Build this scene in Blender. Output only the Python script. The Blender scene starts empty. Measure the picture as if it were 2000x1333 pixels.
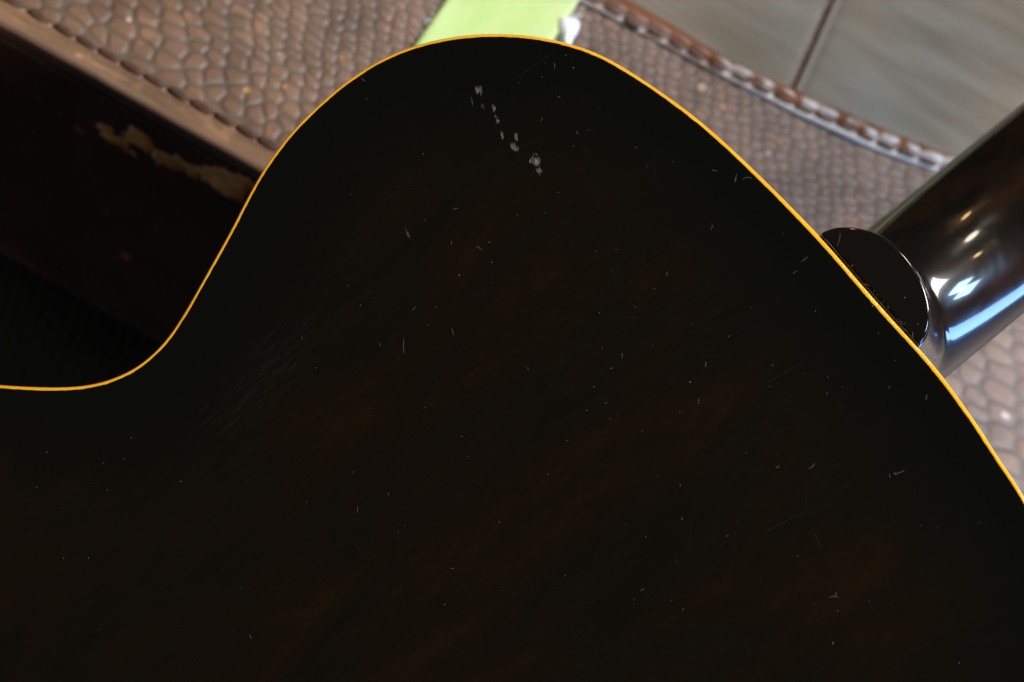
import bpy, math, random
import numpy as np
from mathutils import Matrix, Vector
random.seed(7); np.random.seed(7)
C = bpy.context.scene.collection

# ------------------------------------------------------------------ frames
S = 0.000165            # metres per photo pixel on the focal plane
H = 0.95                # lens to focal plane
def nrm(v): v = np.array(v, float); return v/np.linalg.norm(v)
ANG = math.radians(29.6)
TILT = math.radians(31)
E = np.array([math.cos(ANG), -math.sin(ANG), 0.0])
UP2 = np.array([math.sin(ANG), math.cos(ANG), 0.0])
R = math.cos(TILT)*UP2 + np.array([0, 0, -math.sin(TILT)])
N = np.cross(E, R)
def ray(u, v): return np.array([(u-1000)*S, (666.5-v)*S, -H])
CAM = np.array([0, 0, H])
def hit(u, v, P, n):
    d = ray(u, v); t = np.dot(P-CAM, n)/np.dot(d, n); return CAM+d*t
CO = CAM + ray(255, 190)*((H+0.150)/H)           # a point on the case's top edge
# world: Z = normal of the case top, floor at 0
CASE_H = 0.46
T = Matrix([list(E)+[-float(np.dot(E, CO))], list(R)+[-float(np.dot(R, CO))],
            list(N)+[-float(np.dot(N, CO))+CASE_H], [0, 0, 0, 1]])
def Wp(p): return T @ Vector(p)
def Wd(d): return (T.to_3x3() @ Vector(d))

# ------------------------------------------------------------------ camera
sc = bpy.context.scene
cd = bpy.data.cameras.new('camera'); cam = bpy.data.objects.new('camera', cd); C.objects.link(cam)
cam.matrix_world = T @ Matrix.Translation((0, 0, H))
cd.sensor_width = 36; cd.lens = 36*H/(2000*S); cd.clip_start = 0.01; cd.clip_end = 50
cd.dof.use_dof = True; cd.dof.focus_distance = H+0.004; cd.dof.aperture_fstop = 8.8; cd.dof.aperture_blades = 8
sc.camera = cam
# ------------------------------------------------------------------ world and lamps
w = bpy.data.worlds.new('World'); sc.world = w; w.use_nodes = True
bg = w.node_tree.nodes['Background']; bg.inputs[0].default_value = (0.95, 0.85, 0.7, 1); bg.inputs[1].default_value = 0.040
sc.view_settings.view_transform = 'Standard'; sc.view_settings.look = 'None'; sc.view_settings.exposure = 0; sc.view_settings.gamma = 1
def area(name, d, dist, sx, sy, power, col, aim=(0.05, 0.03, -0.05), spin=0):
    l = bpy.data.lights.new(name, 'AREA'); l.shape = 'RECTANGLE'; l.size = sx; l.size_y = sy; l.energy = power; l.color = col
    o = bpy.data.objects.new(name, l); C.objects.link(o)
    d = nrm(d); p = np.array(aim)+d*dist
    q = Wd(d).to_track_quat('Z', 'Y')
    o.matrix_world = Matrix.Translation(Wp(p)) @ q.to_matrix().to_4x4() @ Matrix.Rotation(spin, 4, 'Z')
    return o
def bulb(name, d, dist, r, power, col, aim=(0.15, 0.02, -0.05)):
    l = bpy.data.lights.new(name, 'POINT'); l.shadow_soft_size = r; l.energy = power; l.color = col
    o = bpy.data.objects.new(name, l); C.objects.link(o)
    o.matrix_world = Matrix.Translation(Wp(np.array(aim)+nrm(d)*dist)); return o
area('window_key', (0.82, 0.40, 0.47), 2.0, 0.50, 0.85, 62, (0.97, 0.975, 1.0))
area('window_pane_a', (0.765, 0.08, 0.64), 2.0, 0.20, 0.34, 14, (0.46, 0.70, 1.0), aim=(.155, .018, -.04), spin=.25)
area('window_pane_b', (0.80, -0.05, 0.60), 2.0, 0.20, 0.34, 14, (0.42, 0.66, 1.0), aim=(.155, .018, -.04), spin=.25)
area('window_low', (0.82, -0.56, 0.00), 1.8, 0.62, 0.55, 38.0, (0.22, 0.45, 1.0), aim=(.155, .018, -.04))
area('side_fill', (-0.45, -0.62, 0.55), 2.4, 0.5, 0.5, 32.0, (1.0, 0.76, 0.52))  # added fill light, brightens the dark side panel of the case
bulb('ceiling_bulb_a', (0.23, 0.58, 0.78), 1.7, 0.085, 12.0, (1.0, 0.92, 0.75), aim=(.155, .035, -.04))
bulb('ceiling_bulb_b', (0.48, 0.31, 0.82), 1.7, 0.045, 3.5, (1.0, 0.72, 0.35), aim=(.156, .029, -.04))
bulb('ceiling_bulb_c', (-0.06, 0.80, 0.60), 1.7, 0.055, 4.5, (1.0, 0.62, 0.28), aim=(.153, .042, -.04))

# ------------------------------------------------------------------ helpers
def tag(o, label=None, cat=None, group=None, kind=None):
    if label: o['label'] = label
    if cat: o['category'] = cat
    if group: o['group'] = group
    if kind: o['kind'] = kind
    return o
def frame(name, O, X, Y, Z):
    o = bpy.data.objects.new(name, None); C.objects.link(o); o.empty_display_size = 0.02
    M = Matrix([[X[i], Y[i], Z[i], O[i]] for i in range(3)]+[[0, 0, 0, 1]])
    o.matrix_world = T @ M
    return o
def mesh(name, verts, faces, mat, parent=None, smooth=True, cols=None):
    me = bpy.data.meshes.new(name)
    verts = np.asarray(verts, np.float32)
    if isinstance(faces, np.ndarray):
        n, k = faces.shape
        me.vertices.add(len(verts)); me.vertices.foreach_set('co', verts.ravel())
        me.loops.add(n*k); me.loops.foreach_set('vertex_index', faces.ravel().astype(np.int32))
        me.polygons.add(n); me.polygons.foreach_set('loop_start', np.arange(0, n*k, k, dtype=np.int32))
        me.polygons.foreach_set('loop_total', np.full(n, k, np.int32)); me.update(calc_edges=True)
    else:
        me.from_pydata([tuple(map(float, v)) for v in verts], [], [tuple(map(int, f)) for f in faces]); me.update()
    me.polygons.foreach_set('use_smooth', np.full(len(me.polygons), smooth))
    if cols is not None:
        ca = me.color_attributes.new('tint', 'FLOAT_COLOR', 'POINT')
        c4 = np.ones((len(verts), 4), np.float32); c4[:, :3] = cols; ca.data.foreach_set('color', c4.ravel())
    me.materials.append(mat)
    o = bpy.data.objects.new(name, me); C.objects.link(o)
    if parent is not None: o.parent = parent
    return o
def gridfaces(nu, nv, closed_u=False, flip=False):
    iu = np.arange(nu if closed_u else nu-1); iv = np.arange(nv-1)
    I, J = np.meshgrid(iu, iv, indexing='ij'); I2 = (I+1) % nu
    f = np.stack([I*nv+J, I2*nv+J, I2*nv+J+1, I*nv+J+1], -1).reshape(-1, 4)
    return f[:, ::-1].copy() if flip else f
def sstep(a, b, x): t = np.clip((x-a)/(b-a), 0, 1); return t*t*(3-2*t)
def hsh(i, j, k=0):
    x = np.sin(i*127.1+j*311.7+k*74.7)*43758.5453; return x-np.floor(x)
def vnoise(x, y, k=0):
    xi, yi = np.floor(x), np.floor(y); fx, fy = x-xi, y-yi
    fx = fx*fx*(3-2*fx); fy = fy*fy*(3-2*fy)
    return (hsh(xi, yi, k)*(1-fx)+hsh(xi+1, yi, k)*fx)*(1-fy)+(hsh(xi, yi+1, k)*(1-fx)+hsh(xi+1, yi+1, k)*fx)*fy
def fbm(x, y, k=0, o=4):
    s = 0; a = 0.5; f = 1
    for i in range(o): s = s+a*vnoise(x*f, y*f, k+i*3); a *= .5; f *= 2.03
    return s/(1-.5**o)

class M:
    """small node-material builder"""
    def __init__(s, name, base=(.5, .5, .5), rough=.5, **kw):
        s.m = bpy.data.materials.new(name); s.m.use_nodes = True; s.t = s.m.node_tree; s.b = s.t.nodes['Principled BSDF']
        s.b.inputs['Base Color'].default_value = (*base, 1); s.b.inputs['Roughness'].default_value = rough
        for k, v in kw.items(): s.b.inputs[k.replace('_', ' ')].default_value = v
    def n(s, typ, **kw):
        nd = s.t.nodes.new(typ)
        for k, v in kw.items(): setattr(nd, k, v)
        return nd
    def l(s, a, b): s.t.links.new(a, b)
    def noise(s, scale, detail=4, sc3=(1, 1, 1), rot=(0, 0, 0), rough=.55, dist=0):
        tc = s.n('ShaderNodeTexCoord'); mp = s.n('ShaderNodeMapping'); mp.inputs['Scale'].default_value = sc3; mp.inputs['Rotation'].default_value = rot
        nz = s.n('ShaderNodeTexNoise'); nz.inputs['Scale'].default_value = scale; nz.inputs['Detail'].default_value = detail
        nz.inputs['Roughness'].default_value = rough; nz.inputs['Distortion'].default_value = dist
        s.l(tc.outputs['Object'], mp.inputs[0]); s.l(mp.outputs[0], nz.inputs['Vector']); return nz.outputs['Fac']
    def ramp(s, fac, stops):
        r = s.n('ShaderNodeValToRGB'); e = r.color_ramp.elements
        while len(e) < len(stops): e.new(.5)
        for x, (p, c) in zip(e, stops): x.position = p; x.color = (*c, 1) if len(c) == 3 else c
        s.l(fac, r.inputs[0]); return r.outputs[0]
    def mix(s, a, b, f, mode='MIX'):
        x = s.n('ShaderNodeMix', data_type='RGBA', blend_type=mode)
        for sock, v in ((x.inputs[6], a), (x.inputs[7], b), (x.inputs[0], f)):
            if hasattr(v, 'links'): s.l(v, sock)
            elif isinstance(v, (int, float)): sock.default_value = v
            else: sock.default_value = (*v, 1)
        return x.outputs[2]
    def bump(s, h, st, dist=.001):
        b = s.n('ShaderNodeBump'); b.inputs['Strength'].default_value = st; b.inputs['Distance'].default_value = dist
        s.l(h, b.inputs['Height']); s.l(b.outputs[0], s.b.inputs['Normal'])
    def col(s, c): s.l(c, s.b.inputs['Base Color'])
    def rgh(s, f, lo, hi):
        r = s.n('ShaderNodeMapRange'); r.inputs['To Min'].default_value = lo; r.inputs['To Max'].default_value = hi
        s.l(f, r.inputs[0]); s.l(r.outputs[0], s.b.inputs['Roughness'])
    def attr(s):
        a = s.n('ShaderNodeAttribute'); a.attribute_name = 'tint'; return a.outputs['Color']

# ------------------------------------------------------------------ materials
def leather_mat(name, rlo=.42, rhi=.65, mott=.35, fine=2600, bst=.35):
    m = M(name); a = m.attr()
    n1 = m.noise(45, 5); n2 = m.noise(fine, 3)
    v = m.ramp(n1, [(.3, (1-mott,)*3), (.7, (1+mott*.5, 1+mott*.45, 1+mott*.4))])
    c = m.mix(a, v, 1.0, 'MULTIPLY')
    v2 = m.ramp(n2, [(.35, (.86, .86, .86)), (.65, (1.1, 1.1, 1.1))])
    m.col(m.mix(c, v2, 1.0, 'MULTIPLY')); m.rgh(n1, rlo, rhi); m.bump(n2, bst, .0003); return m.m
mat_croc = leather_mat('embossed_leather', .40, .62)
mat_edge = leather_mat('edge_leather', .45, .65, .2)
mat_side = leather_mat('dark_leather', .6, .8); mat_side.node_tree.nodes['Principled BSDF'].inputs['Specular IOR Level'].default_value = .15
mat_border = leather_mat('border_leather', .30, .5, .25)
m = M('panel_leather', rough=.5)
n1 = m.noise(18, 6, (1, 5, 1)); n2 = m.noise(2200, 2)
c = m.ramp(n1, [(.30, (.112, .096, .074)), (.5, (.145, .131, .110)), (.72, (.185, .172, .150))])
c2 = m.ramp(m.noise(9, 4), [(.35, (1.18, 1.0, .78)), (.65, (1.0, 1.0, .95))])
m.col(m.mix(c, c2, 1.0, 'MULTIPLY')); m.rgh(n1, .45, .65); m.bump(n1, .6, .0015); mat_panel = m.m
mat_seam = M('seam_leather', (.165, .142, .112), .6).m
m = M('stitch_thread', (.085, .036, .018), .7, Specular_IOR_Level=.3)
m.col(m.ramp(m.noise(900, 3), [(.35, (.065, .027, .014)), (.7, (.125, .058, .032))])); m.bump(m.noise(2500, 2, (1, 4, 1)), .5, .0004); mat_stitch = m.m
mat_rib = M('ribbed_cloth', (.0050, .0066, .0060), .9, Specular_IOR_Level=.03).m
m = M('tape', (.66, .80, .30), .6)
m.col(m.ramp(m.noise(40, 3, (1, .35, 1), (0, 0, .5)), [(.35, (.47, .60, .19)), (.7, (.57, .67, .28))])); m.bump(m.noise(160, 3), .25, .0006); mat_tape = m.m
mat_white = M('white_glint', (.95, .97, .99), .12, Coat_Weight=1.0).m
m = M('residue', (.5, .48, .46), .7); mat_res = m.m
m.b.inputs['Alpha'].default_value = 1
m.l(m.ramp(m.noise(420, 4), [(.46, (0, 0, 0)), (.60, (.8, .8, .8))]), m.b.inputs['Alpha']); 

m = M('lacquer', rough=.09, Specular_IOR_Level=.45, Coat_Weight=.5)
m.b.inputs['Coat Roughness'].default_value = .05
g1 = m.noise(13, 5, (1, 3.2, 1), (0, 0, -.10), .6, .6); g2 = m.noise(150, 4, (1, 7, 1), (0, 0, .05))
red = m.ramp(g1, [(.34, (.0030, .0024, .0013)), (.56, (.0050, .0028, .0012)), (.80, (.0100, .0038, .0010))])
red = m.mix(red, m.ramp(g2, [(.3, (.84, .84, .84)), (.7, (1.14, 1.14, 1.14))]), 1.0, 'MULTIPLY')
m.col(m.mix((.0016, .0021, .0014), red, m.attr())); m.rgh(g2, .07, .12); mat_back = m.m
mat_rim = M('rim_lacquer', (.010, .005, .003), .10, Coat_Weight=.5).m
m = M('neck_lacquer', (.006, .0045, .004), .24, Specular_IOR_Level=.20, Coat_Weight=.72)
m.b.inputs['Coat Roughness'].default_value = .055; m.b.inputs['Coat IOR'].default_value = 1.42
m.col(m.ramp(m.noise(22, 4, (1, 3, 3)), [(.40, (.0045, .0032, .0025)), (.7, (.026, .010, .0035))])); m.bump(m.noise(34, 2, dist=.6), .32, .0024); mat_neck = m.m
m = M('heel_cap', (.0045, .003, .0025), .10, Coat_Weight=.6); m.bump(m.noise(55, 2), .12, .0008); mat_cap = m.m
m = M('binding', (.80, .38, .016), .24, Coat_Weight=.9, Subsurface_Weight=.0)
bn = m.noise(60, 4); m.col(m.ramp(bn, [(.3, (.84, .36, .008)), (.7, (.95, .46, .018))])); m.rgh(m.noise(900, 3), .10, .26); m.bump(m.noise(500, 3), .18, .0002); mat_bind = m.m
m = M('dust', (.55, .56, .54), .9); mat_dust = m.m
m.l(m.n('ShaderNodeValue').outputs[0], m.b.inputs['Alpha']); m.t.nodes[-1].outputs[0].default_value = .5
def alpha_mat(name, col, a, rough=.6):
    m = M(name, col, rough); m.b.inputs['Alpha'].default_value = a; return m.m
mat_scuff = alpha_mat('scuff', (.28, .26, .24), .22)
mat_hair = alpha_mat('hairline_scratch', (.20, .20, .18), .030)
mat_floor = M('floor_boards', (.05, .035, .025), .5)
fb = mat_floor; fb.col(fb.ramp(fb.noise(3, 5, (1, 8, 1)), [(.3, (.03, .02, .014)), (.7, (.07, .048, .032))])); mat_floor = fb.m
mat_board = M('fingerboard', (.02, .012, .009), .4).m
mat_metal = M('fret_metal', (.6, .6, .58), .25, Metallic=1.0).m

# ------------------------------------------------------------------ floor
fx, fy = np.meshgrid(np.linspace(-4, 4, 3), np.linspace(-4, 4, 3), indexing='ij')
fl = mesh('floor', np.stack([fx.ravel(), fy.ravel(), np.zeros(9)], 1), gridfaces(3, 3), mat_floor, smooth=False); tag(fl, kind='structure')

# ------------------------------------------------------------------ leather case
case = frame('leather_case', CO, E, R, N)       # local x along the edge, y receding, z up
tag(case, 'old brown case covered in crocodile embossed leather with stitched edge, lying behind the guitar', 'case')
def ab(u, v, c=0.0):
    p = hit(u, v, CO+N*c, N)-CO; return np.array([np.dot(p, E), np.dot(p, R)])
def ac(u, v, b=0.0):
    p = hit(u, v, CO+R*b, R)-CO; return np.array([np.dot(p, E), np.dot(p, N)])
STITCH = [(18, 6), (73, 34), (126, 60), (169, 84), (212, 108), (258, 132), (303, 156), (348, 183), (393, 210), (435, 237), (480, 261), (522, 284)]
sab = np.array([ab(*p) for p in STITCH])
ps = np.polyfit(sab[:, 0], sab[:, 1], 1); SB = float(np.polyval(ps, 0)); SK = float(ps[0])
def stitch_b(a): return SB+SK*a
pitch = float(np.mean(np.diff(sab[3:, 0]))); a_s = [float(x) for x in sab[:, 0]]
while a_s[-1] < .50: a_s.append(a_s[-1]+pitch)
while a_s[0] > -.34: a_s.insert(0, a_s[0]-pitch)
GAPS = [(a_s[i]+a_s[i+1])/2 for i in range(len(a_s)-1)]
def nonuni(lo, f0, f1, hi, step, coarse):
    return np.unique(np.round(np.concatenate([np.arange(lo, f0, coarse), np.arange(f0, f1, step), np.arange(f1, hi, coarse), [hi]]), 6))
A0, A1, B1 = -0.42, 0.60, 0.44
av = nonuni(A0, -0.12, 0.34, A1, .00050, .0015); bv = nonuni(0.004, 0.004, 0.17, B1, .00045, .0015)
# scales stand in columns that run away from the edge; each column has its own staggered scales
def coltab():
    xs_ = [-.60]
    while xs_[-1] < .9:
        x = xs_[-1]; w0 = np.interp(x, [-.15, -.02, .06, .15, .30, .36, .50], [.0116, .0104, .0076, .0062, .0062, .0125, .013])
        xs_.append(x+w0*(.86+.28*float(hsh(np.float64(len(xs_)), 2.))))
    return np.array(xs_)
cols_ = coltab()
def croc(a, b):
    """relief 0..1, cell id random, of elongated crocodile scales"""
    ap = a+.45*b+.0035*(fbm(a*45, b*45, 5, 2)-.5); bq = b+.0022*(fbm(a*60, b*60, 9, 2)-.5)
    j0 = np.clip(np.searchsorted(cols_, ap, side='right')-1, 2, len(cols_)-4)
    F1 = np.full(a.shape, 1e9); F2 = F1.copy(); ID = np.zeros(a.shape)
    hrow = np.interp(b, [0, .012, .03, .05, .09, .3], [.0070, .0064, .0050, .0043, .0041, .0042])
    # warped b so that every scale is one unit high
    bt = np.linspace(-.05, .5, 2200); hh = np.interp(bt, [0, .012, .03, .05, .09, .3], [.0078, .0070, .0052, .0044, .0041, .0042])
    ct = np.cumsum(1/hh)*(bt[1]-bt[0]); qb = np.interp(bq, bt, ct)
    big = 1-.45*sstep(.26, .32, a)*(1-sstep(.09, .14, b)); qb = qb*big
    for dj in (-2, -1, 0, 1, 2):
        j = j0+dj; cw = cols_[j+1]-cols_[j]; off = hsh(j*1., 7.); jf = j*1.
        i0 = np.floor(qb+off)
        for di in (-2, -1, 0, 1, 2):
            i = i0+di
            sy = (i+.5+.50*(hsh(i, jf, 1)-.5))-off; bs_ = np.interp(sy/big, ct, bt); sx = cols_[j]+cw*(.5+.40*(hsh(i, jf, 2)-.5))-.45*bs_
            hs = np.interp(bs_, [0, .012, .03, .05, .09, .3], [.0078, .0070, .0052, .0044, .0041, .0042])
            d = ((np.abs((ap-.45*b-sx)/(cw*.86))**2.2+np.abs((bq-bs_)/hs*big+.10*(ap-.45*b-sx)/cw)**2.2)**(1/2.2))*(.88+.24*hsh(i, jf, 9))
            m1 = d < F1; F2 = np.where(m1, F1, np.minimum(F2, d)); ID = np.where(m1, hsh(i, jf, 5), ID); F1 = np.where(m1, d, F1)
    return F2-F1, ID, F1
Ag, Bg = np.meshgrid(av, bv, indexing='ij')
sb = stitch_b(Ag)
db = Bg-sb
g, cid, f1 = croc(Ag, db)
rel = sstep(.02, .40, g)*(1-.75*sstep(.50, .70, f1))
zone = sstep(.0015, .0045, db)
dome = (1-np.clip(f1/.75, 0, 1)**2)
hz = zone*(rel*.00020+dome*rel*.00028+.00014*cid*rel)*(1-.25*sstep(.05, .2, Ag))
hz += .0005*np.exp(-((db+.0022)/.0016)**2)          # the turned edge beside the seam
hz -= .0007*np.exp(-(db/.0011)**2)
hz += .0004*(fbm(Ag*40, Bg*40, 3)-.5)
edge = sstep(.004, .0062, Bg); hz = hz*edge
warm = np.clip(1-sstep(-.02, .26, Ag+.3*Bg), 0, 1)[..., None]  # warm light toward the left, blended into the leather colours
cs = np.array([.215, .138, .104])*(1-warm)+np.array([.185, .095, .047])*warm
cg = np.array([.134, .098, .080])*(1-warm)+np.array([.122, .080, .051])*warm
r3 = (rel*(.80+.40*cid)*(.75+.5*fbm(Ag*70, Bg*70, 8)))[..., None]
col = cg+(cs-cg)*np.clip(r3, 0, 1.2)
# dusty highlights and rubbed orange spots
rub = (sstep(.66, .80, fbm(Ag*120, Bg*120, 21, 3))*rel)[..., None]; col = col*(1-.35*rub)+np.array([.42, .20, .11])*.35*rub
strip = np.array([.190, .102, .058])*(1-warm)+np.array([.195, .096, .042])*warm
grain = fbm(Ag*60, Bg*900, 31)[..., None]; strip = strip*(.55+.9*grain); sp_ = sstep(.60, .72, fbm(Ag*160, Bg*500, 37))[..., None]; strip = strip*(1-.4*sp_)+np.array([.40, .21, .10])*.4*sp_
zz = sstep(-.0005, .002, db)[..., None]; col = strip*(1-zz)+col*zz
col *= (1-.45*np.exp(-(db/.0012)**2))[..., None]
for a_ in GAPS:  # pale glints between stitches, painted into the lid colour
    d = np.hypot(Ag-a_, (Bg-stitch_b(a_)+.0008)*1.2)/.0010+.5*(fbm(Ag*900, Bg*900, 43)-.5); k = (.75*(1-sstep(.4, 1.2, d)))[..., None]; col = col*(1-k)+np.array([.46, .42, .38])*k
def spot(col, u, v, r, c, k=1.0, asp=1.0):
    p = ab(u, v); d = np.hypot((Ag-p[0])/asp, Bg-p[1])/(r*S*1.18); d = d+.5*(fbm(Ag*700, Bg*700, 41)-.5)
    mk = (k*(1-sstep(.7, 1.1, d)))[..., None]; return col*(1-mk)+np.array(c)*mk
for sp in [(483, 176, 8, (.50, .26, .07)), (1370, 172, 10, (.62, .45, .30)), (668, 114, 6, (.50, .20, .07)), (1415, 210, 8, (.40, .20, .13)), (1522, 275, 9, (.36, .19, .12)),
           (252, 40, 6, (.50, .42, .30)), (555, 170, 5, (.50, .28, .12)), (30, 62, 11, (.42, .36, .06)), (152, 112, 9, (.42, .24, .11)), (1962, 812, 8, (.6, .52, .45)), (545, 108, 4, (.45, .3, .2)),
           (760, 60, 5, (.42, .19, .09)), (1430, 150, 6, (.35, .22, .18)), (1500, 300, 5, (.45, .38, .34))]:
    col = spot(col, *sp)
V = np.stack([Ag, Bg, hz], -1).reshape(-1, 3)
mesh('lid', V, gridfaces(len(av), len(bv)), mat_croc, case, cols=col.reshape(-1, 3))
# rounded edge of the lid, and the lip under it
th = np.linspace(math.pi/2, math.pi, 9)
prof = [(.0040, .0)]+[(.0024+.0024*math.cos(t), -.0024+.0024*math.sin(t)) for t in th][:-1]+[(0, -.0030)]+[(0, -.0060), (.0004, -.0072), (.0012, -.0078), (.0046, -.0080), (.0052, -.0100)]
ea = np.arange(A0, A1, .001); Pp = np.array(prof)
EA, K = np.meshgrid(ea, np.arange(len(prof)), indexing='ij')
wob = .0005*(fbm(EA*50, K*.0, 51)-.5)
Ve = np.stack([EA, Pp[K, 0]+wob*(K > 3), Pp[K, 1]], -1).reshape(-1, 3)
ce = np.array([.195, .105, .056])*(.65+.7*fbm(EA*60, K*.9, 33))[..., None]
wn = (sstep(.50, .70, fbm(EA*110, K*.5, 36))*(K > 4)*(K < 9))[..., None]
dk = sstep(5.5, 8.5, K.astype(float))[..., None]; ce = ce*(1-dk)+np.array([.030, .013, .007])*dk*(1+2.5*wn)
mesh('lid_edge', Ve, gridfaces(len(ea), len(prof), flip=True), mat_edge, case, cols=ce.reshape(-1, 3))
# side panel with a worn, torn patch
LO = ac(165, 572, .003)[1]
sa = nonuni(A0, -.10, .16, A1, .0006, .01); scv = np.unique(np.round(np.concatenate([np.arange(LO, -.0100, .0006), [-.0100]]), 6))
SA, SC = np.meshgrid(sa, scv, indexing='ij')
PATCH = [(186, 244), (205, 247), (226, 250), (221, 272), (238, 266), (262, 251), (276, 258), (292, 272), (300, 288), (330, 299), (346, 295), (362, 318), (420, 326), (480, 345), (500, 352), (490, 385), (455, 392), (432, 378), (400, 362), (385, 352), (330, 327), (310, 320), (300, 303), (285, 290), (262, 284), (252, 288), (262, 304), (246, 300), (228, 288), (214, 284), (200, 262)]
pp = np.array([ac(u, v, .003) for u, v in PATCH])
def sdist(px, py, poly):
    d = np.full(px.shape, 1e9); ins = np.zeros(px.shape, bool); n = len(poly)
    for i in range(n):
        a, b = poly[i], poly[(i+1) % n]; ex, ey = b-a; t = np.clip(((px-a[0])*ex+(py-a[1])*ey)/(ex*ex+ey*ey), 0, 1)
        d = np.minimum(d, np.hypot(px-a[0]-ex*t, py-a[1]-ey*t))
        cnd = ((a[1] > py) != (b[1] > py)) & (px < ex*(py-a[1])/(ey+1e-12)+a[0]); ins ^= cnd
    return np.where(ins, -d, d)
sd = sdist(SA, SC, pp)+.0070*(fbm(SA*230, SC*330, 61, 5)-.46)+.0055*(fbm(SA*620, SC*620, 62, 3)-.46)
mk = 1-sstep(-.0004, .0006, sd)
mk2 = 1-sstep(-.001, .001, sdist(SA, SC, np.array([ac(*p, .003) for p in [(300, 180), (480, 290), (520, 340), (380, 260)]]))+.004*(fbm(SA*200, SC*500, 67, 4)-.25))
scol = np.array([.030, .013, .007])*(.6+.8*fbm(SA*80, SC*80, 63))[..., None]
scol = scol*(1-mk[..., None])+(np.array([.52, .25, .068])*(.55+.8*fbm(SA*300, SC*300, 65))[..., None])*mk[..., None]
scol += np.array([.06, .03, .012])*(.6*mk2*(1-mk))[..., None]
for (u, v, r) in [(245, 500, 9), (210, 415, 5), (305, 448, 5), (75, 190, 5), (150, 250, 6), (160, 258, 5), (118, 224, 4)]:
    q = ac(u, v, .003); d = np.hypot(SA-q[0], SC-q[1])/(r*S*1.3)+.7*(fbm(SA*500, SC*500, 69)-.5); k = (1-sstep(.6, 1.3, d))[..., None]; scol = scol*(1-k)+np.array([.20, .07, .025])*k
bead = .0012*np.exp(-((SC+.0135)/.0014)**2); scol += np.array([.05, .027, .014])*np.exp(-((SC+.0135)/.0012)**2)[..., None]
Vs = np.stack([SA, .003-bead+.0006*mk+.0005*(fbm(SA*50, SC*50, 71)-.5), SC], -1).reshape(-1, 3)
mesh('side_panel', Vs, gridfaces(len(sa), len(scv), flip=True), mat_side, case, cols=scol.reshape(-1, 3))
# bead under the panel and ribbed cloth below it
bp = [(.003, LO), (.0018, LO-.001), (.0015, LO-.003), (.0025, LO-.005), (.012, LO-.0055)]
EB, K = np.meshgrid(np.array([A0, A1]), np.arange(len(bp)), indexing='ij'); BP = np.array(bp)
mesh('lower_piping', np.stack([EB, BP[K, 0], BP[K, 1]], -1).reshape(-1, 3), gridfaces(2, len(bp), flip=True), mat_side, case, cols=np.tile([.05, .022, .012], (EB.size, 1)))
ra = np.arange(A0, A1, .00075); RA, RC = np.meshgrid(ra, np.array([-CASE_H+.0005, LO-.0054]), indexing='ij')
ribm = mesh('ribbed_cloth', np.stack([RA, .012-.0030*np.abs(np.sin(RA*math.pi/.0055)), RC], -1).reshape(-1, 3), gridfaces(len(ra), 2, flip=True), mat_rib, case)
# remaining sides of the box
def quad(name, p, mat, parent, **k): return mesh(name, p, [(0, 1, 2, 3)], mat, parent, False, **k)
for q in ([(A0, .012, 0), (A0, B1, 0), (A0, B1, -CASE_H+.0005), (A0, .012, -CASE_H+.0005)],
          [(A1, .012, 0), (A1, .012, -CASE_H+.0005), (A1, B1, -CASE_H+.0005), (A1, B1, 0)],
          [(A0, B1, 0), (A1, B1, 0), (A1, B1, -CASE_H+.0005), (A0, B1, -CASE_H+.0005)]):
    quad('plain_side', q, mat_side, case, cols=np.tile([.05, .025, .015], (4, 1)))

def pillow(L, Wd_, Ht, nu=12, nv=7, sharp=1.0):
    """a stitch: an elongated bulge of thread, plain half ellipsoid with pinched ends"""
    u = np.linspace(-1, 1, nu); v = np.linspace(0, math.pi, nv); U, Vv = np.meshgrid(u, v, indexing='ij')
    r = np.sqrt(np.clip(1-np.abs(U)**(2.4*sharp), 0, 1))
    x = U*L/2; y = r*np.cos(Vv)*Wd_/2; z = r*np.sin(Vv)*Ht
    return np.stack([x, y, z], -1).reshape(-1, 3), gridfaces(nu, nv)
pv, pf = pillow(.0090, .0037, .0017)
st0 = mesh('stitch', pv, pf, mat_stitch, case)
for i, a in enumerate(a_s):
    o = st0 if i == 0 else st0.copy()
    if i: C.objects.link(o)
    o.location = (a, stitch_b(a)-.0001, .0001); o.rotation_euler = (random.uniform(-.1, .1), 0, math.atan(SK)-.10+random.uniform(-.05, .05))
    s = random.uniform(.92, 1.08); o.scale = (s, random.uniform(.85, 1.15), random.uniform(.8, 1.15))

# --- the stitched smooth panel in the corner of the lid
lowpx = [(1130, 9), (1250, 69), (1370, 135), (1490, 195), (1565, 234), (1661, 279), (1740, 309), (1836, 341)]
uppx = [(1225, -8), (1300, 33), (1355, 66), (1424, 111), (1568, 176), (1700, 234), (1790, 270), (1875, 302)]
low = np.array([ab(*p) for p in lowpx]); upp = np.array([ab(*p, .0035) for p in uppx])
def ext(P, n0, n1):
    d0 = P[0]-P[1]; d0 /= np.hypot(*d0); d1 = P[-1]-P[-2]; d1 /= np.hypot(*d1)
    return np.vstack([[P[0]+d0*.24], P, [P[-1]+d1*.26]])
low = ext(low, 1, 1); upp = ext(upp, 1, 1)
us = np.arange(low[0, 0], low[-1, 0], .0006)
lb = np.interp(us, low[:, 0], low[:, 1]); ub = np.interp(us, upp[:, 0], upp[:, 1])
ker = np.ones(25)/25
def smo(x): return np.convolve(np.pad(x, 12, mode='edge'), ker, 'valid')
lb = smo(lb); ub = smo(ub)
BST = [(1196, 24), (1235, 48), (1280, 69), (1322, 91), (1358, 111), (1400, 133), (1445, 156), (1487, 177), (1529, 197), (1568, 217), (1610, 234), (1651, 252), (1690, 271), (1729, 288), (1770, 303), (1812, 319)]
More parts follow.
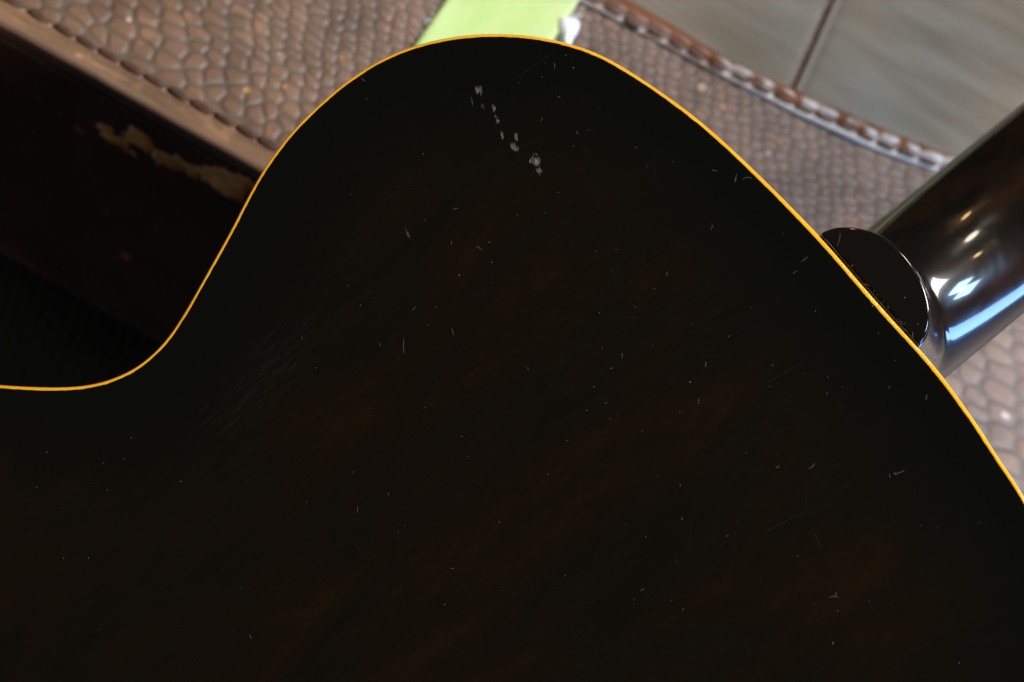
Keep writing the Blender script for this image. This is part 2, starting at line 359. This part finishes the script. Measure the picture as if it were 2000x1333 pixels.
bst = np.array([ab(*p, .002) for p in BST]); bp_ = float(np.mean(np.diff(bst[:, 0]))); bsa = list(bst[:, 0]); bsb = list(bst[:, 1])
slopeL = (bst[3]-bst[0])/3; slopeR = (bst[-1]-bst[-4])/3
for k in range(18):
    bsa.insert(0, bsa[0]-slopeL[0]); bsb.insert(0, bsb[0]-slopeL[1]); 
for k in range(18): bsa.append(bsa[-1]+slopeR[0]); bsb.append(bsb[-1]+slopeR[1])
bsa = np.array(bsa); bsb = np.array(bsb)
nv = 26; vv = np.linspace(0, 1, nv); U, Vv = np.meshgrid(us, vv, indexing='ij')
Wb = (ub-lb)[:, None]; Bc = lb[:, None]+Wb*Vv
stb = np.interp(us, bsa, bsb)[:, None]; dst = Bc-stb
ph = np.interp(us, bsa, np.arange(len(bsa)))[:, None]; hump = np.cos(math.pi*(ph-np.round(ph)))     # 1 at a stitch
hb = .0010+.0016*np.sin(np.clip(Vv, 0, 1)*math.pi)**.6
hb = hb+.0016*np.exp(-((dst-.0030)/.0020)**2)*(.45+.55*hump)+.0009*np.exp(-((dst+.0032)/.0014)**2)
hb = hb-.0014*np.exp(-(dst/.0012)**2)*(.5+.5*(1-hump))
hb = hb+.0005*(fbm(U*160, Bc*160, 81)-.5)
hb = hb+.0008; hb[:, 0] = .0002; hb[:, -1] = .0018
apx = ab(1425, 110)[0]
leftz = (1-sstep(apx-.004, apx+.004, U+.4*(Bc-lb[:, None])))
brown = np.array([.215, .080, .036])*(.7+.6*fbm(U*130, Bc*130, 83))[..., None]
dusty = sstep(.40, .62, fbm(U*150, Bc*260, 85)+.30*np.exp(-((dst-.0032)/.0018)**2)*hump-.05)*(1-sstep(.55, .95, Vv))  # dust, with whitish highlights painted on the humps beside the stitches
lowm = 1-sstep(.22, .36, Vv+.12*(fbm(U*300, Bc*300, 87)-.5))
dm = np.clip(dusty*(1-.92*leftz)*.8+lowm*(.55+.7*(1-leftz))*(.6+.5*fbm(U*220, Bc*100, 88)), 0, 1)[..., None]
bc = brown*(1-dm)+np.array([.66, .62, .58])*dm
tp = sstep(.70, .95, Vv)[..., None]*(1-leftz)[..., None]; bc = bc*(1-.4*tp)+np.array([.20, .13, .10])*.4*tp
q = ab(1430, 116); yk = (1-sstep(.5, 1.2, np.hypot(U-q[0], (Bc-q[1]))/.0022))[..., None]; bc = bc*(1-yk)+np.array([.45, .36, .16])*yk
bc[:, 0] = (.02, .015, .012)  # shadow line along the lower edge, painted into the border colour
border = mesh('sewn_border', np.stack([U, Bc, hb], -1).reshape(-1, 3), gridfaces(len(us), nv), mat_border, case, cols=bc.reshape(-1, 3))
mat_bst = M('border_thread', (.125, .055, .030), .6).m
pv2, pf2 = pillow(.0078, .0030, .0013)
bs0 = mesh('stitch', pv2, pf2, mat_bst, border)
for i, (a, b) in enumerate(zip(bsa, bsb)):
    if a < us[0]+.004 or a > us[-1]-.004: continue
    o = bs0 if bs0.location.length == 0 else bs0.copy()
    if o is not bs0: C.objects.link(o)
    k = min(max(i, 1), len(bsa)-2); an = math.atan2(bsb[k+1]-bsb[k-1], bsa[k+1]-bsa[k-1])
    o.location = (a, b, .0029); o.rotation_euler = (0, 0, an+random.uniform(-.08, .02)); o.scale = (random.uniform(.92, 1.06), random.uniform(.85, 1.15), 1)
# two smooth leather sections meeting at a sunk seam
g0 = ab(1640, -5, .001); g1_ = ab(1562, 172, .001); gd = (g0-g1_)/(g0[1]-g1_[1])
def section(side):
    nb = 120; vs = np.linspace(0, 1, nb); uu = us[::4]; Uq, Vq = np.meshgrid(uu, vs, indexing='ij')
    lo = np.interp(uu, us, ub)[:, None]-.0012; Bq = lo+(B1+.02-lo)*Vq**1.3
    gx = g1_[0]+gd[0]*(Bq-g1_[1])
    lim = gx-side*.0008
    if side > 0: Aq = uu[0]+(lim-uu[0])*((Uq-uu[0])/(uu[-1]-uu[0]))
    else: Aq = lim+(uu[-1]-lim)*((Uq-uu[0])/(uu[-1]-uu[0]))
    Bq = np.interp(Aq, us, ub)-.0012+(Bq-lo)
    de = np.abs(Aq-lim)
    hq = .0028-.0005*np.exp(-de/.0016)+.0006*(fbm(Aq*26, Bq*60, 91)-.5)
    mesh('panel_section', np.stack([Aq, Bq, hq], -1).reshape(-1, 3), gridfaces(len(uu), nb), mat_panel, case)
section(1); section(-1)
bb = np.linspace(float(np.interp(g1_[0], us, ub))-.001, B1, 40)
mesh('panel_seam', np.array([[g1_[0]+gd[0]*(b-g1_[1])+s*.0013, b, .0031] for b in bb for s in (-1, 1)]), gridfaces(40, 2, flip=True), mat_seam, case)

# --- tape, its residue, and a reflection modelled beside it
L0, L1 = ab(872, -4, .002), ab(796, 106, .002); R0, R1 = ab(1134, -4, .002), ab(1068, 98, .002)
dl = (L1-L0)/np.hypot(*(L1-L0)); dr = (R1-R0)/np.hypot(*(R1-R0))
tl = np.linspace(-.16, .13, 90); tw = np.linspace(0, 1, 34)
TL, TW = np.meshgrid(tl, tw, indexing='ij')
P = (L0+dl*TL[..., None])*(1-TW[..., None])+(R0+dr*TL[..., None])*TW[..., None]
th_ = .0021+.0007*(fbm(P[..., 0]*60, P[..., 1]*60, 95)-.5)
th_[:, 0] = .0014; th_[:, -1] = .0014
# keep it over the panel where it crosses the border
ov = sstep(-.004, .004, P[..., 1]-np.interp(P[..., 0], us, lb)); th_ = th_+.0042*ov
mask = P[..., 1] < B1-.002
tape = mesh('tape_strip', np.concatenate([np.stack([P[..., 0], P[..., 1], th_], -1).reshape(-1, 3)]), gridfaces(90, 34, flip=True), mat_tape)
tape.matrix_world = case.matrix_world.copy()
tag(tape, 'flat yellow-green strip of tape stuck across the embossed leather behind the top of the guitar', 'tape')
sol = tape.modifiers.new('t', 'SOLIDIFY'); sol.thickness = .0003
def blob(name, px, h, mat, parent, base=.0012, dome=1.0):
    P = np.array([ab(*p) for p in px]); n = len(P); c = P.mean(0); vs = []; K = 7
    # smooth closed outline
    out = []
    for i in range(n):
        p0, p1, p2, p3 = P[i-1], P[i], P[(i+1) % n], P[(i+2) % n]
        for t in np.linspace(0, 1, 6, endpoint=False):
            out.append(.5*((2*p1)+(-p0+p2)*t+(2*p0-5*p1+4*p2-p3)*t*t+(-p0+3*p1-3*p2+p3)*t**3))
    out = np.array(out); m_ = len(out)
    for k in range(K):
        f = k/(K-1); s = math.cos(f*math.pi/2*.98); z = base+h*math.sin(f*math.pi/2)
        vs.append(np.column_stack([c+(out-c)*s, np.full(m_, z)]))
    V = np.stack(vs, 1).reshape(-1, 3)
    return mesh(name, V, gridfaces(m_, K, True), mat, parent)
glint = blob('white_glint', [(1088, 40), (1100, 38), (1122, 41), (1130, 50), (1127, 66), (1118, 80), (1108, 98), (1096, 92), (1092, 74), (1086, 58)], .0035, mat_white, None)  # blown-out reflection given a solid white shape
glint.matrix_world = case.matrix_world.copy(); tag(glint, 'bright reflection modelled as a small glossy white tab beside the right edge of the yellow-green tape', 'glint')
for nm, px in (('residue', [(872, -2), (866, -10), (848, 20), (826, 48), (800, 84), (792, 104), (806, 100), (832, 60), (850, 34)]),
               ('residue', [(1140, 12), (1128, 18), (1108, 34), (1090, 70), (1076, 96), (1092, 90), (1112, 52), (1136, 34)])):
    rr = blob(nm, px, .0004, mat_res, tape, .0011)

# ------------------------------------------------------------------ guitar
chord = np.array([1698., 570.])
psi = math.radians(39.5)
A = np.array([math.cos(psi), math.sin(psi), 0.]); Mv = np.array([math.sin(psi), -math.cos(psi), 0.])
TAU = math.radians(12)
# the back faces the lens but leans a little to the upper left, about the neck's axis
Mg = math.cos(TAU)*Mv+np.array([0, 0, math.sin(TAU)]); Zg = np.cross(A, Mg); Zg = Zg if Zg[2] > 0 else -Zg
pz = .0115
GO = hit(chord[0], chord[1], np.array([0, 0, pz]), np.array([0, 0, 1.]))
guitar = frame('archtop_guitar', GO, A, np.cross(Zg, A), Zg)
YG = np.cross(Zg, A)                      # local +y : upper left of the picture
tag(guitar, 'dark lacquered hollow body guitar seen from the back, with yellow binding and black glossy neck', 'guitar')
def gp(u, v, z=0.0):
    p = hit(u, v, GO+Zg*z, Zg)-GO; return np.array([np.dot(p, A), np.dot(p, YG)])
LEFT = [(1600, 460), (1520, 378), (1460, 319.5), (1400, 264), (1340, 214.5), (1280, 171.6), (1217.7, 131), (1165, 103), (1112.6, 84.7), (1060, 72.8), (1021, 67.9), (981, 65.5), (955, 65.2), (929, 66.3), (889, 70.5), (850, 78), (820, 85.5), (790, 95.2), (760, 107.6), (730, 123), (700, 141.5), (670, 163), (640, 188), (610, 215), (580, 245.3), (550, 280), (520, 321.6), (490, 372), (450, 449.5), (420, 503.5), (390, 557.5), (360, 610), (330, 656), (300, 689.5), (264, 718), (228, 736), (192, 748), (150, 754.8), (99, 756.5), (50, 755), (0, 751.8)]
RIGHT = [(2000, 969), (1950, 893), (1905, 823), (1850, 746.5), (1823, 712), (1794, 679), (1773, 656), (1733.7, 612.6), (1686.5, 559), (1642, 507)]
Lg = [gp(*p) for p in LEFT]; Rg = [gp(*p) for p in RIGHT]
sc_ = .165e-3
last = Lg[-1]
tail = [gp(-55, 746.5), gp(-115, 737), gp(-200, 719), gp(-300, 692), np.array([-.315, .217]), np.array([-.36, .226]), np.array([-.42, .212]), np.array([-.475, .158]), np.array([-.500, .075]), np.array([-.507, 0])]
half = Lg+tail
ylim = abs(Rg[0][1])+.012
mir = [np.array([p[0], -p[1]]) for p in half[:-1] if (abs(p[1]) > ylim or p[0] < -.1)][::-1]
xoff = 0
ctrl = np.array(half+mir+Rg)
def cr_closed(P, n=14):
    out = []; m_ = len(P)
    for i in range(m_):
        p0, p1, p2, p3 = P[i-1], P[i], P[(i+1) % m_], P[(i+2) % m_]
        for t in np.linspace(0, 1, n, endpoint=False):
            out.append(.5*((2*p1)+(-p0+p2)*t+(2*p0-5*p1+4*p2-p3)*t*t+(-p0+3*p1-3*p2+p3)*t**3))
    return np.array(out)
def resample(P, n):
    Q = np.vstack([P, P[:1]]); d = np.r_[0, np.cumsum(np.hypot(*np.diff(Q, axis=0).T))]
    s = np.linspace(0, d[-1], n, endpoint=False); return np.column_stack([np.interp(s, d, Q[:, 0]), np.interp(s, d, Q[:, 1])])
def csmooth(P, r):
    k = np.hanning(2*r+3)[1:-1]; k /= k.sum()
    return np.column_stack([np.convolve(np.r_[P[-r:, i], P[:, i], P[:r, i]], k, 'valid') for i in (0, 1)])
out = resample(cr_closed(ctrl), 3000); out = csmooth(out, 14); NO = len(out)
tan = np.roll(out, -1, 0)-np.roll(out, 1, 0); tan /= np.hypot(*tan.T)[:, None]
cen = np.column_stack([np.clip(out[:, 0], -.38, -.11), np.zeros(NO)])
nin = np.column_stack([-tan[:, 1], tan[:, 0]]); sg = np.sign(np.mean(np.sum(nin*(cen-out), 1))); nin *= sg
arc = np.arange(NO)*.0006
wbn = .00109+.00012*fbm(arc*30, arc*0, 101)+.00035*np.exp(-(out[:, 1]/.05)**2)*(out[:, 0] > -.15)
# binding: rounded strip round the body
bprof = [(1, -.00004), (.8, 0), (.6, 0), (.46, -.00003), (.34, -.00010), (.22, -.00024), (.12, -.00044), (.04, -.00075), (0, -.0012), (0, -.0060)]
BO = []
for k, (f, z) in enumerate(bprof):
    off = wbn*f if k else wbn*1+.0006
    BO.append(np.column_stack([out+nin*off[:, None], np.full(NO, z)]))
flipb = sg > 0
BV = np.stack(BO, 1)
fb_ = gridfaces(NO, len(bprof), True)
def orient(o, up=True):
    me = o.data; z = sum(p.normal.z*p.area for p in me.polygons)
    if (z < 0) == up: me.flip_normals()
    return o
orient(mesh('binding', BV.reshape(-1, 3), fb_, mat_bind, guitar))
# back plate: ragged lacquer edge lying over the binding, gently arched
rag = .00006*(vnoise(arc*700, arc*0, 105)-.5)*2+.00012*np.maximum(0, fbm(arc*260, arc*0, 107)-.62)*3
inset = wbn+rag
RB = []; CB = []
fr = np.r_[0, .002, .006, .015, .03, .05, .08, .12, .17, .23, .30, .38, .47, .57, .68, .80, .92, 1.0]
p0 = out+nin*inset[:, None]; dcen = np.hypot(*(cen-p0).T)
for f in fr:
    q = p0*(1-f)+cen*f; d = dcen*f
    h = np.full(NO, .00003)+.0034*(3*f*f-2*f**3)
    RB.append(np.column_stack([q, h])); 
    k = sstep(.006, .060, d); CB.append(np.repeat(k[:, None], 3, 1))
pl = mesh('back_plate', np.stack(RB, 1).reshape(-1, 3), gridfaces(NO, len(fr), True), mat_back, guitar, cols=np.stack(CB, 1).reshape(-1, 3)); orient(pl)
from mathutils.bvhtree import BVHTree
bvh = BVHTree.FromPolygons([tuple(v.co) for v in pl.data.vertices], [tuple(p.vertices) for p in pl.data.polygons])
def zback(q):
    """height of the back at a local point"""
    r_ = bvh.ray_cast(Vector((q[0], q[1], .05)), Vector((0, 0, -1)))
    return r_[0].z if r_[0] is not None else .0003
DEPTH = .078
rimz = [-.0060, -.0061, -.02, -.05, -DEPTH]
RV = [np.column_stack([out+nin*(.0003 if k else .0001), np.full(NO, z)]) for k, z in enumerate(rimz)]
rim = mesh('rim', np.stack(RV, 1).reshape(-1, 3), gridfaces(NO, len(rimz), True), mat_rim, guitar)
tp_ = [np.column_stack([p0*(1-f)+cen*f, np.full(NO, -DEPTH-.0002-.010*float(sstep(0, .8, f)))]) for f in (0, .1, .3, .6, 1)]
orient(mesh('top_plate', np.stack(tp_, 1).reshape(-1, 3), gridfaces(NO, 5, True), mat_rim, guitar), False)

# heel cap
CAPPX = [(1601, 461), (1607, 453), (1628.7, 445), (1650, 443), (1673, 444.5), (1707.5, 453.8), (1733.7, 468), (1760, 489), (1781, 513), (1799, 544), (1812, 581), (1816.5, 610), (1814.5, 636), (1807, 657), (1794.5, 678)]
cap = np.array([gp(*p) for p in CAPPX])
# smooth the curve, close along the binding
def cr_open(P, n=12):
    P = np.vstack([2*P[0]-P[1], P, 2*P[-1]-P[-2]]); o_ = []
    for i in range(1, len(P)-2):
        a, b, c, d = P[i-1:i+3]
        for t in np.linspace(0, 1, n, endpoint=False): o_.append(.5*((2*b)+(-a+c)*t+(2*a-5*b+4*c-d)*t*t+(-a+3*b-3*c+d)*t**3))
    o_.append(P[-2]); return np.array(o_)
capc = cr_open(cap)
def edge_x(y):
    m_ = (out[:, 0] > -.12); s = np.argsort(out[m_][:, 1]); return np.interp(y, out[m_][s][:, 1], out[m_][s][:, 0])
nb = 60; yb = np.linspace(capc[-1, 1], capc[0, 1], nb+2)[1:-1]
base = np.column_stack([edge_x(yb)+.00022+.00005*(vnoise(yb*600, yb*0, 111)), yb])
capo = np.vstack([capc, base]); cc = capo.mean(0); nc = len(capo)
ct = np.roll(capo, -1, 0)-np.roll(capo, 1, 0); ct /= np.maximum(np.hypot(*ct.T), 1e-9)[:, None]; cn = np.column_stack([-ct[:, 1], ct[:, 0]])
if np.mean(np.sum(cn*(cc-capo), 1)) < 0: cn = -cn
cn = csmooth(cn, 3)
ring = []
for off, z in ((0.0002, -.0030), (0, -.0028), (0, -.0009), (.00015, -.0005), (.0004, -.0001), (.0007, .00008), (.0012, .00012)):
    ring.append(np.column_stack([capo+cn*off, np.full(nc, z)]))
pin = capo+cn*.0012
fcs = [tuple(f) for f in gridfaces(nc, len(ring), True)]+[tuple(i*len(ring)+len(ring)-1 for i in range(nc))]
hc = orient(mesh('heel_cap', np.stack(ring, 1).reshape(-1, 3), fcs, mat_cap, guitar)); hc.data.polygons[len(fcs)-1].use_smooth = False

# neck and heel: lofted cross-sections along local x
zb = -.076                    # underside of the neck (fingerboard joint), in guitar depth
NW = .0285
top = -.0028
capx = float(capc[:, 0].max()); y_mid = float(capc[:, 1].mean())
yc0 = .5*(capc[0, 1]+capc[-1, 1])
def cap_half(x):
    """extent of the cap at station x: (ymin, ymax)"""
    ys = []
    for i in range(nc):
        a, b = capo[i], capo[(i+1) % nc]
        if (a[0]-x)*(b[0]-x) <= 0 and abs(a[0]-b[0]) > 1e-9: ys.append(a[1]+(b[1]-a[1])*(x-a[0])/(b[0]-a[0]))
    return (min(ys), max(ys)) if len(ys) > 1 else None
HN = .023; nt = 96
xs = np.r_[np.linspace(-.012, capx-.004, 22), capx-.004+np.linspace(0, 1, 10)[1:]*.004, capx+np.linspace(0, 1, 80)[1:]**1.6*.085, np.linspace(capx+.09, .52, 60)]
cap_ext = np.vstack([capc, [(-.05, capc[-1, 1]), (-.05, capc[0, 1])]])
cap_ext = cap_ext+0*cap_ext; cin = cap_ext.mean(0)
def near(px, py, poly):
    d = np.full(px.shape, 1e9); vx = np.zeros(px.shape); vy = np.zeros(px.shape); ins = np.zeros(px.shape, bool); n = len(poly)
    for i in range(n):
        a, b = poly[i], poly[(i+1) % n]; ex, ey = b-a; t = np.clip(((px-a[0])*ex+(py-a[1])*ey)/(ex*ex+ey*ey+1e-18), 0, 1)
        qx, qy = px-a[0]-ex*t, py-a[1]-ey*t; dd = np.hypot(qx, qy); m_ = dd < d
        d = np.where(m_, dd, d); vx = np.where(m_, qx, vx); vy = np.where(m_, qy, vy)
        ins ^= ((a[1] > py) != (b[1] > py)) & (px < ex*(py-a[1])/(ey+1e-12)+a[0])
    return np.where(ins, 0, d), vx, vy
NV = []
for x in xs:
    w_ = NW*(1-.16*max(0, x-.03)/.45); hn = HN*(1-.12*max(0, x)/.45)+.012*max(0, min(1, 1-(x-capx)/.050))**2
    y = w_*np.sin(np.linspace(-math.pi/2, math.pi/2, 1400)); zn = zb+hn*np.clip(1-np.abs(y/w_)**2.0, 0, 1)**.52
    if x < capx+.09:
        d, vx, vy = near(np.full(y.shape, x), y, cap_ext); d = np.maximum(0, d-.0002)
        c2 = vx*vx/(vx*vx+vy*vy+1e-12)
        Lf = .0085+(.024-.0085)*c2; pw = 2.6+1.6*c2
        fl = np.clip(1-d/Lf, 0, 1)**pw; zh = zb-.004+(top-zb+.004)*fl
        k = .0045*sstep(0, .004, d); z = .5*(zn+zh+np.sqrt((zn-zh)**2+k*k))-.25*k
        z = np.where(d <= 0, top, np.minimum(z, top))
        edge_ = 1-np.clip(np.abs(y)/w_, 0, 1)**40; z = zb+(z-zb)*edge_
    else: z = zn
    al = np.r_[0, np.cumsum(np.hypot(np.diff(y), np.diff(z)))]; tq = np.linspace(0, al[-1], nt)
    NV.append(np.column_stack([np.full(nt, x), np.interp(tq, al, y), np.interp(tq, al, z)]))
NV = np.array(NV)
nk = mesh('neck', np.array(NV).reshape(-1, 3), gridfaces(len(xs), nt), mat_neck, guitar); orient(nk)
fbv = []; 
for x in (-.10, .52):
    w_ = NW*(1-.16*max(0, x-.03)/.45)-.0004
    fbv += [(x, -w_, zb+.0002), (x, w_, zb+.0002), (x, w_-.0006, zb-.007), (x, -w_+.0006, zb-.007)]
fbo = mesh('fingerboard', fbv, [(0, 1, 5, 4), (1, 2, 6, 5), (2, 3, 7, 6), (3, 0, 4, 7), (0, 3, 2, 1), (4, 5, 6, 7)], mat_board, guitar, False)

# ------------------------------------------------------------------ wear and dust on the back
def gz(u, v, lift=.00006):
    q = gp(u, v, .001); z = zback(q); q = gp(u, v, z); return np.array([q[0], q[1], z+lift])
def ribbon(pts, w_, vs, fs):
    pts = np.array(pts); n = len(pts); b = len(vs)
    for i in range(n):
        d = pts[min(i+1, n-1)]-pts[max(i-1, 0)]; d = d/(np.linalg.norm(d)+1e-9); p = np.array([-d[1], d[0], 0])
        ww = w_*(1-.75*abs(2*i/(n-1)-1)**2) if n > 2 else w_*.6
        vs.append(pts[i]+p*ww/2); vs.append(pts[i]-p*ww/2)
    for i in range(n-1): fs.append((b+2*i, b+2*i+1, b+2*i+3, b+2*i+2))
def scuff(u, v, w_, h_, ang, n, dens=1.0):
    vs, fs = [], []; ca, sa_ = math.cos(ang), math.sin(ang); m_ = int(n*2.6)
    tops = [random.uniform(-.5, -.1) for _ in range(7)]; bots = [random.uniform(.1, .5) for _ in range(7)]
    for i in range(m_):
        a = random.uniform(-.5, .5); k7 = int((a+.5)*6.99); x0 = a*w_
        y0 = random.uniform(tops[k7], bots[k7])*h_*(1-.8*abs(a)); L = random.uniform(.10, .42)*h_
        pts = []; dx = random.uniform(-.12, .12)*L
        for k in range(4):
            t = k/3-.5; x = x0+dx*t; y = y0+t*L
            pts.append(gz(u+x*ca-y*sa_, v+x*sa_+y*ca, .00004+.000002*i))
        ribbon(pts, random.choice([.35, .5, .7, 1.1])*S*dens, vs, fs)
    orient(mesh('scuff_mark', vs, fs, mat_scuff, guitar))
for a in [(935, 177, 11, 25, -.12, 26), (943, 207, 5, 20, -.15, 6, .6), (965, 212, 6, 22, -.12, 14), (968, 228, 5, 10, -.15, 6), (972, 237, 7, 14, 0, 12), (981, 266, 6, 22, -.15, 12),
          (1008, 268, 5, 26, -.03, 14), (1003, 287, 10, 22, -.25, 22), (1009, 291, 8, 14, .1, 14), (1044, 316, 19, 22, .15, 42), (1050, 316, 10, 24, .1, 18), (1053, 334, 10, 20, -.35, 24), (1090, 376, 6, 5, 0, 5, .5), (797, 456, 3, 28, -.45, 4, .7), (1045, 302, 9, 8, 0, 8)]:
    scuff(*a)
# fine polishing scratches
vs, fs = [], []
for i in range(170):
    u0, v0 = random.gauss(520, 70), 0; v0 = 790-(u0-460)*.95+random.gauss(0, 38); L = random.uniform(15, 90); an = math.radians(random.gauss(-42, 5))
    ribbon([gz(u0+math.cos(an)*L*t, v0+math.sin(an)*L*t+random.uniform(-.4, .4)) for t in (-.5, -.15, .2, .5)], random.uniform(.4, .8)*S, vs, fs)
for i in range(120):
    u0, v0 = random.uniform(650, 1850), random.uniform(160, 1300); L = random.uniform(15, 90); an = random.uniform(0, math.pi)
    if u0 > 1350+v0*.4: continue
    ribbon([gz(u0+math.cos(an)*L*t+3*t*t, v0+math.sin(an)*L*t) for t in (-.5, -.15, .2, .5)], random.uniform(.4, .7)*S, vs, fs)
for (a, b, c, d) in [(1000, 158, 1085, 100), (1490, 1040, 1605, 985), (1210, 620, 1255, 621), (1585, 1030, 1606, 1075), (1352, 1015, 1344, 1070), (1480, 760, 1580, 700)]:
    for k in range(2): ribbon([gz(a+(c-a)*t, b+(d-b)*t+k*.7) for t in (0, .3, .7, 1)], .7*S, vs, fs)
sc_o = mesh('hairline_scratches', vs, fs, mat_hair, guitar); orient(sc_o); sc_o['kind'] = 'stuff'
# dust specks and lint
vs, fs = [], []
def inside(u, v):
    q = gp(u, v); j = np.argmin(np.hypot(*(out-q).T)); return float(np.dot(q-out[j], nin[j])) > .0022
def speck(u, v, r):
    b = len(vs); c = gz(u, v, .0001); n = 6
    for k in range(n): vs.append(c+np.array([math.cos(k*6.283/n), math.sin(k*6.283/n), 0])*r*S*random.uniform(.6, 1.2))
    vs.append(c+np.array([0, 0, r*S*.6]))
    for k in range(n): fs.append((b+k, b+(k+1) % n, b+n))
def lint(u, v, L, ang, curl, w_=.55):
    w_ = min(w_, .55)
    pts = []; x, y = u, v; n = 9
    for k in range(n):
        pts.append(gz(x, y, .0001)); ang += curl*random.uniform(.4, 1.5)/n; x += math.cos(ang)*L/n; y += math.sin(ang)*L/n
    ribbon(pts, w_*S, vs, fs)
for (u, v, r) in [(1120, 133, 1.5), (716, 194, .9), (684, 380, .9), (590, 660, 1.2), (1348, 747, 1.7), (1160, 756, 1.5), (961, 513, 1.4), (202, 905, 1.2), (243, 897, 1.2), (92, 884, 1.1), (353, 941, 1.3), (210, 957, 1), (902, 853, 1.3), (897, 538, 1.6), (1203, 488, .9), (1010, 420, .9), (1146, 802, 1.2), (1240, 600, 1), (1278, 564, 1.1), (1192, 818, 1), (1704, 598, 1.5), (1421, 1047, 1.2), (1873, 1295, 1.3), (1627, 1255, 1.3), (1334, 1191, 1.1), (1558, 1086, 1.1), (975, 1020, 1), (173, 1090, 1.1), (124, 1091, 1), (1767, 582, 1.4), (1793, 633, 1.2), (1013, 162, .9), (1059, 151, 1)]:
    speck(u, v, r*.85)
for i in range(200):
    u, v = random.uniform(5, 1995), random.uniform(70, 1330)
    if random.random() > (.35 if u < 650 or v > 1050 else 1): continue
    if inside(u, v): speck(u, v, random.choice([.45, .5, .6, .7, .9]))
for (u, v, L, a, c) in [(884, 407, 14, .8, -1.6), (706, 153, 11, .9, -.2), (1127, 256, 10, 1.8, -1.2), (1082, 122, 16, 1.0, 1.1), (920, 190, 22, 1.2, .6), (930, 482, 16, .2, .9), (958, 471, 7, 2.3, .2), (812, 600, 10, 2.2, .3), (1436, 348, 8, 1.3, .4),
                        (1450, 352, 24, -.9, 1.8), (1391, 332, 12, .5, -.4), (1438, 340, 20, 1.5, .6), (1303, 530, 10, 1.5, .5), (1216, 690, 12, 2.0, -.8), (1191, 720, 9, .2, -1), (1379, 706, 14, 1.6, .2), (1364, 778, 14, 1.3, .5), (1029, 717, 8, 1, 0),
                        (789, 660, 36, 1.8, -.7), (882, 642, 16, 1.1, .5), (793, 455, 14, .9, .4), (1392, 439, 12, 1.5, .8), (1737, 925, 10, 1.6, -.6), (1745, 925, 9, .2, .3), (1618, 1168, 24, -.5, 1.3), (1632, 1158, 9, 0, 3.5), (1625, 1255, 7, 1.1, 0),
                        (1578, 915, 22, .2, -1.8), (1522, 910, 12, 1.3, 3.5), (1745, 925, 28, .1, -.8), (698, 990, 14, 1.2, .9), (880, 1110, 9, .1, .4), (1250, 1155, 12, -.6, .4), (487, 1240, 10, 1.0, .3), (1810, 770, 14, 1.5, .6), (1942, 905, 12, .8, .9), (1637, 212, 2, 0, 0), (1564, 512, 18, -.5, -.3), (1549, 535, 10, -.8, .3)]:
    if inside(u, v): lint(u, v, L, a, c)
for i in range(26):
    u, v = random.uniform(650, 1900), random.uniform(150, 1200)
    if inside(u, v): lint(u, v, random.uniform(3, 8), random.uniform(0, 6), random.uniform(-2, 2), .6)
for i in range(22):     # fluff caught in the joint between heel cap and binding
    t = random.random()**.8; u, v = 1655+(1791-1655)*t, 518+(674-518)*t
    u += random.uniform(1.5, 5)+2*t; v += random.uniform(-3, 1)
    lint(u, v, random.uniform(2, 7), random.uniform(-2.6, -.4), random.uniform(-2, 2), .7)
lint(1612, 466, 40, .86, .02, 1.0); lint(1640, 452, 34, 1.3, 1.2, .5)
du = mesh('dust', vs, fs, mat_dust); orient(du); du.matrix_world = guitar.matrix_world.copy(); tag(du, 'pale dust specks and curled lint scattered over the dark guitar back', 'dust', kind='stuff')
for md in (mat_dust,):
    for nd in md.node_tree.nodes:
        if nd.type == 'VALUE': nd.outputs[0].default_value = .23
